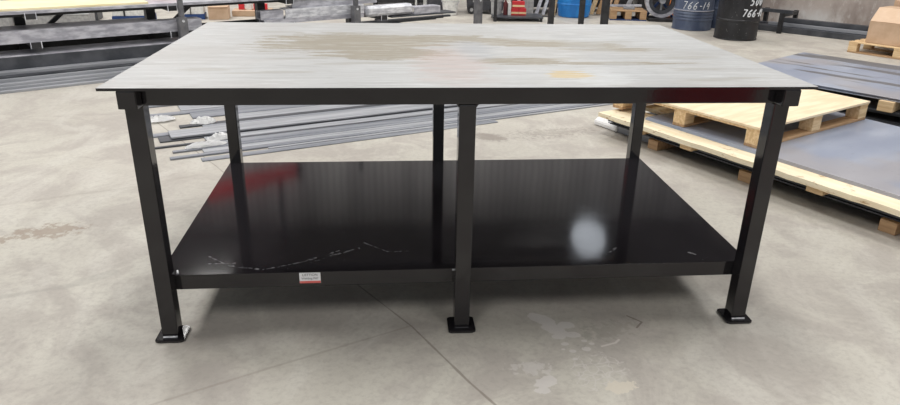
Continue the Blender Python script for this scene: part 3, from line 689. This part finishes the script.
for k, mt in enumerate(('red', 'white_plastic', 'red', 'red')):
    x = (-2.70, -2.58, -2.46, -2.33)[k]
    tag(MB().box((0, 0, 0), (.09, .12, .09), .004).build('carton', mt, loc=(x, 9.53, .091), rz=R(5)),
        ('leftmost red carton in the cardboard tray', 'white carton between red ones in the cardboard tray', 'red carton right of the white one in the tray', 'rightmost red carton in the cardboard tray')[k], 'carton', 'cartons in the cardboard tray')

# ------------------------------------------------------------------ clutter behind the bench, middle
def bucket(loc, r0, r1, h, mat, label, cat='bucket', handle=True):
    b = empty('bucket', loc, 0, label, cat)
    MB().lathe([(r0 * .95, 0), (r0, .01), (r1, h - .03), (r1 + .012, h - .028), (r1 + .012, h), (r1 - .005, h), (r1 - .01, h - .05)], 32).build('bucket_body', mat, b)
    if handle:
        pts = [(math.cos(a) * (r1 + .014), -.02 - .08 * math.sin(a), h - .02 - .10 * math.sin(a)) for a in [math.pi * k / 12 for k in range(13)]]
        MB().tube(pts, .004, 6).build('handle', 'galv', b)
bucket((.79, 9.79, 0), .115, .14, .27, 'white_plastic', 'white plastic bucket standing on the floor left of the dark wheeled bin')
# dark wheeled bin
b = empty('wheeled_bin', (1.10, 9.95, 0), R(-8), 'dark grey wheeled bin behind the bench, right of the white bucket', 'bin')
MB().prism([(0, .06), (.62, .06), (.70, .85), (-.06, .85)], 0, .52, 'Y', bev=.01).build('bin_body', 'dark_plastic', b)
MB().box((-.08, -.03, .85), (.72, .56, .90), .015).build('lid', 'dark_plastic', b)
for x in (.08, .46):
    wh = MB().cyl((x, -.045, .075), (x, -.008, .075), .072, seg=24).build('wheel', 'black_matt', b)
    MB().cyl((x, -.05, .075), (x, -.044, .075), .03, seg=16).build('hub', 'grey_plastic', wh)
tag(MB().box((0, -.012, 0), (.09, .0, .06), .002).build('stub', 'grey_plastic', b), None).location = (.10, -.002, .2)
# grey can, red bottle, red and tan cartons on a low black bench
stand = empty('low_stand', (1.42, 9.02, 0), R(-4), 'low black steel stand on the floor between the rack post and the blue barrel', 'stand')
MB().box((0, 0, .05), (.82, .5, .075), .003).build('stand_top', 'mill_dark', stand)
for x in (.03, .79):
    for y in (.03, .47): MB().box((x - .02, y - .02, 0), (x + .02, y + .02, .05), .002).build('foot', 'black_matt', stand)
MB().box((.01, -.03, .0), (.06, .0, .34), .003).build('upright', 'black_matt', stand)
bucket((1.515, 9.30, .076), .085, .095, .24, 'grey_plastic', 'pale grey can on the low black stand, beside the rack post', 'can', False)
b = empty('bottle', (1.655, 9.24, .076), 0, 'dark red bottle on the low black stand between the grey can and the red cartons', 'bottle')
MB().lathe([(.03, 0), (.035, .01), (.035, .18), (.015, .22), (.013, .26)], 20).build('bottle_body', 'maroon', b); MB().cyl((0, 0, .26), (0, 0, .28), .016, seg=14).build('cap', 'black_matt', b)
def tub(loc, sx, label, z):
    t = empty('carton', loc, R(-4), label, 'carton', 'red cartons on the low stand')
    MB().box((0, 0, 0), (sx, .12, .11), .004).build('carton_body', 'red', t); MB().box((-.001, -.0015, .025), (sx + .001, .0, .055), 0).build('band', 'tan_label', t)
tub((1.745, 9.18, .076), .12, 'red carton with a tan band, lower left of the red cartons on the stand', 0); tub((1.87, 9.17, .076), .12, 'red carton with a tan band, lower right of the red cartons on the stand', 0)
tub((1.76, 9.18, .187), .20, 'red carton with a tan band lying on top of the other red cartons', 0)
tag(MB().box((0, 0, 0), (.05, .1, .20), .003).build('white_carton', 'white_plastic', loc=(1.692, 9.19, .0755), rz=R(-4)), 'small white carton left of the red cartons on the low stand', 'carton')
# black post frame
fr = empty('post_frame', (2.06, 8.08, 0), R(2), 'black steel frame of three tall posts standing right behind the bench', 'frame')
for x, wd in ((.105, .08), (.575, .07), (.94, .105)):
    MB().box((x - wd / 2, 0, .03), (x + wd / 2, .08, 1.9), .005).build('post', 'black_matt', fr)
MB().box((0, -.02, 0), (1.05, .10, .03), .004).build('base_rail', 'black_matt', fr)
MB().box((0, 0, 1.9), (1.05, .08, 1.97), .004).build('head_rail', 'black_matt', fr)
for x0, x1, z in ((.94, 1.5, .36),):
    MB().beam((x0, .04, z), (x1, .04, z), .03, .03).build('side_bar', 'galv', fr)
# angle offcuts and sheet scraps leaning in the dark behind
dk = empty('scrap_bin', (1.95, 10.15, 0), R(-5), 'dark steel scrap bin holding leaning offcuts, left of the blue barrel', 'bin')
mb = MB(); mb.box((0, 0, .10), (.80, .02, .75), .003); mb.box((0, .58, .10), (.80, .6, .75), .003); mb.box((0, .02, .10), (.02, .58, .75), .003); mb.box((.78, .02, .10), (.80, .58, .75), .003); mb.box((.02, .02, .10), (.78, .58, .12))
mb.build('bin_body', 'black_matt', dk)
for x in (.04, .76): MB().box((x - .03, .05, 0), (x + .03, .55, .10), .003).build('runner', 'black_matt', dk)
for k, (x, L, tx) in enumerate(((1.92, .8, .30), (2.14, .9, .34), (2.30, .75, .30), (2.42, .95, .34), (2.60, .8, .16))):
    mb = MB(); mb.beam((0, 0, 0), (tx * .9, .22, L), .07 if k != 1 else .05, .012, .002)
    tag(mb.build('offcut', 'galv_bright' if k % 2 == 1 else ('galv' if k != 4 else 'wood'), loc=(x, 9.84, .007)),
        ['grey steel strip leaning at the left corner of the dark scrap bin', 'narrow bright strip leaning on the front of the scrap bin, second from its left', 'grey strip leaning on the scrap bin front at its middle', 'wide bright strip leaning on the scrap bin front, left of the black post', 'wooden strip leaning on the scrap bin beside the blue barrel'][k], 'offcut', 'offcuts leaning on the scrap bin')
fb = MB(); fb.box((0, 0, 0), (.30, .10, .012), .002, seg=1); tag(fb.build('flat_plate', 'black_matt', loc=(2.28, 9.60, 0), rz=R(-4)), 'short black plate on the floor right of the red cartons', 'plate')
tag(MB().box((0, 0, 0), (.17, .15, .28), .004).build('sheet_offcut', 'grey_plastic', loc=(2.03, 9.62, 0), rz=R(-6)), 'pale grey square block standing behind the red cartons', 'block')
# timbers leaning right of the blue barrel
for k, (x, tx, L, mt) in enumerate(((3.28, .42, 1.1, 'wood'), (3.41, .42, 1.15, 'wood_brown'), (3.54, .42, 1.0, 'cardboard'), (3.67, .42, 1.2, 'wood_brown'))):
    mb = MB(); mb.beam((0, 0, 0), (tx, .33, L), .08, .03, .003)
    tag(mb.build('plank', mt, loc=(x, 9.86, .022)), ['pale', 'brown', 'dull tan', 'dark tan'][k] + ' plank leaning ' + ['next to the blue barrel', 'second from the blue barrel', 'third from the blue barrel', 'behind the right black post'][k], 'plank', 'planks leaning beside the blue barrel')
ls = empty('plain_cabinet', (3.18, 10.36, 0), R(-4), 'dark cabinet against which the planks lean behind the blue barrel', 'cabinet')
MB().box((0, 0, .08), (1.0, .5, 1.5), .01).build('cabinet_body', 'black_matt', ls); MB().box((.02, -.012, .12), (.49, 0, 1.46), .004).build('door', 'black_matt', ls); MB().box((.51, -.012, .12), (.98, 0, 1.46), .004).build('door', 'black_matt', ls)
for x in (.06, .94): MB().box((x - .04, .05, 0), (x + .04, .45, .08), .004).build('foot', 'black_matt', ls)
# far slatted pallet with a grey casting
pallet((3.44, 9.26, 0), R(-10), .60, .5, 'small timber pallet on the floor behind the bench, right of the black posts', 'slats', None, .16, 'wood_brown', 'navy')
gc = empty('casting', (3.80, 9.38, .161), R(-10), 'grey lever-shaped casting standing on the small pallet', 'casting')
MB().box((-.09, 0, 0), (.09, .12, .03), .005).build('casting_base', 'mill_mid', gc); MB().beam((-.03, .06, .03), (.03, .06, .2), .07, .07, .02).build('casting_arm', 'mill_mid', gc)
for x, y, sx, h, rz, lab in ((4.28, 10.35, .7, 1.0, -12, 'black machine cabinet in the dark background behind the coil reel'), (-.55, 11.0, 1.5, 1.1, 0, 'dark machine cabinet in the background behind the silver bundle')):
    c = empty('machine_cabinet', (x, y, 0), R(rz), lab, 'cabinet')
    MB().box((0, 0, .06), (sx, .6, h), .015).build('cabinet_body', 'black_matt', c); MB().box((.05, -.01, .15), (sx * .48, 0, h - .08), .004).build('door', 'black_matt', c); MB().box((sx * .52, -.01, .15), (sx - .05, 0, h - .08), .004).build('door', 'black_matt', c)
    for k in (.05, sx - .05): MB().box((k - .04, .05, 0), (k + .04, .55, .06), .003).build('foot', 'black_matt', c)
# white upright boards in front of it
for k, (x, wd) in enumerate(((.22, .035), (.37, .06))):
    tag(MB().box((0, 0, 0), (wd, .05, 1.3), .003).build('upright_batten', 'white_plastic', loc=(x, 10.5, 0)), ['thin', 'thicker'][k] + ' white upright batten in the dark behind the short grey channel', 'batten', 'white battens behind the rack end')
tag(MB().prism([(0, 0), (.36, 0), (.25, .8), (.05, .8)], 0, .3, 'Y', bev=.01).build('dark_hopper', 'dark_plastic', loc=(.42, 10.1, 0)), 'dark hopper behind the white bucket', 'hopper')
# coil reel
cr = empty('coil_reel', (4.30, 9.26, 0), R(-14), 'grey steel coil reel standing on a black base, left of the blue-grey drum', 'reel')
MB().box((-.20, -.20, 0), (.30, .25, .05), .004).build('base', 'black_matt', cr)
def ring_m(r0, r1, y0, y1, z, seg=48):
    mb = MB(); b = bmesh.new(); Rn = []
    for k in range(seg):
        a = 2 * math.pi * k / seg; Rn.append([b.verts.new((r * math.cos(a), y, z + r * math.sin(a))) for r, y in ((r0, y0), (r1, y0), (r1, y1), (r0, y1))])
    for k in range(seg):
        A, B = Rn[k], Rn[(k + 1) % seg]
        for j in range(4): b.faces.new((A[j], B[j], B[(j + 1) % 4], A[(j + 1) % 4]))
    bmesh.ops.recalc_face_normals(b, faces=b.faces); mb._add(b, 0); return mb
ring_m(.22, .275, -.10, .08, .33).build('rim', 'galv', cr); ring_m(.16, .218, -.07, .06, .33).build('coil', 'mill_dark', cr)
MB().cyl((0, -.12, .33), (0, .12, .33), .05).build('hub', 'mill_mid', cr)
mb = MB(); [mb.beam((0, -.02, .33), (.2 * math.cos(a), -.02, .33 + .2 * math.sin(a)), .03, .02) for a in (.5, 2.6, 4.7)]; mb.build('spokes', 'mill_mid', cr)
for s in (-1, 1): MB().beam((s * .22, .1, .05), (0, .1, .33), .05, .04).build('stand_leg', 'navy', cr)
tag(MB().prism([(0, 0), (.13, 0), (.09, .36), (.05, .36)], 0, .12, 'Y', bev=.01).build('orange_block', 'orange', loc=(4.60, 9.62, 0)) , 'orange upright block between the coil reel and the blue-grey drum', 'block')

# ------------------------------------------------------------------ long tubes lying along the concrete wall
def wl(s, n, z=0): return (5.72 + s * math.cos(wa) + n * math.sin(wa), 9.0 + s * math.sin(wa) - n * math.cos(wa), z)
g = 'dark tubes along the concrete wall'
wt = [(.25, .62, .0, .085, .09, 'mill_dark', 'lowest dark square tube at the front of the pile along the wall'), (.3, .50, .0, .085, .10, 'mill_dark', 'second dark tube on the floor along the wall'), (.28, .36, .0, .10, .12, 'mill_dark', 'dark tube nearest the wall on the floor'),
      (.55, .57, .088, .05, .05, 'mill', 'thin grey tube lying on the front dark tube along the wall'), (.7, .44, .1015, .10, .10, 'mill_dark', 'dark tube on top of the pile along the wall'), (.9, .33, .1015, .06, .09, 'mill_mid', 'grey tube at the top back of the pile along the wall')]
for s0, n, z, hh, wd, mt, lab in wt:
    tag(MB().box((0, -wd / 2, 0), (6.0, wd / 2, hh), .006).build('steel_tube', mt, loc=wl(s0, n, z + .001), rz=wa + R(.6) if s0 == .55 else wa), lab, 'steel tube', g)
rs = empty('tube_stand', wl(.35, .5), wa, 'dark steel stand at the end of the wall tubes, right of the black drum', 'stand')
for s in (0, .45):
    MB().box((s - .03, -.28, 0.24), (s + .03, .31, .29), .004).build('cross_bar', 'black_matt', rs)
    for y in (-.28, .31): MB().box((s - .03, y - .03, 0), (s + .03, y + .03, .30), .004).build('post', 'black_matt', rs)
for z in (.30, ): MB().box((-.03, -.31, z), (.60, -.25, z + .05), .004).build('long_bar', 'mill_dark', rs)

# ------------------------------------------------------------------ things that show only as reflections in the black paint
cb = empty('crane_beam', (-2.75, 15.1, 5.0), R(38), 'red overhead crane beam near the far wall, mirrored in the black shelf', 'crane beam')
mb = MB(); mb.box((-5.2, -.12, .0), (0, .12, .04), .004); mb.box((-5.2, -.02, .04), (0, .02, .34), .002); mb.box((-5.2, -.12, .34), (0, .12, .38), .004); mb.build('beam', 'red', cb)
MB().box((.0, -.14, -.02), (.10, .14, .40), .004).build('end_plate', 'black_matt', cb)
for x in (-4.8, -.5): MB().box((x - .05, -.05, .38), (x + .05, .05, CEIL - 5.0), .005).build('hanger', 'mill_dark', cb)
tc = empty('tool_cabinet', (1.83, -2.45, 0), R(0), 'red tool cabinet facing the bench, mirrored in its front rail', 'tool cabinet')
MB().box((0, -.45, .1), (.62, 0, .9), .01).build('cabinet_body', 'red', tc)
for x0, x1, hx in ((.015, .3085, .26), (.3115, .605, .34)):
    d_ = MB().box((x0, .0, .12), (x1, .015, .885), .004).build('door', 'red', tc); MB().box((hx, .015, .60), (hx + .02, .035, .78), .004).build('handle', 'galv', d_)
for x in (.08, .54):
    for y in (-.38, -.07): MB().cyl((x - .02, y, .05), (x + .02, y, .05), .05).build('caster', 'black_matt', tc); MB().box((x-.03,y-.03,.085),(x+.03,y+.03,.1)).build('caster_plate','black_matt',tc)
# roof lamp housings; the last two frame the added wash lamps
for i, (lx, ly) in enumerate([(-5.5, 1.0), (.3, 1.6), (5.5, 1.0), (-5.5, 7.5), (.3, 8.5), (6.5, 7.0), (-3.5, -5.5), (3.5, -5.5), (-4.2, 10.8), (3.4, 11.0)]):
    mb = MB(); mb.box((-.72, -1.77, .05), (.72, -1.70, .12)); mb.box((-.72, 1.70, .05), (.72, 1.77, .12)); mb.box((-.72, -1.70, .05), (-.66, 1.70, .12)); mb.box((.66, -1.70, .05), (.72, 1.70, .12))
    tag(mb.build('skylight_and_wash_frame', 'galv', loc=(lx, ly, CEIL - .12), smooth=False), kind='structure')
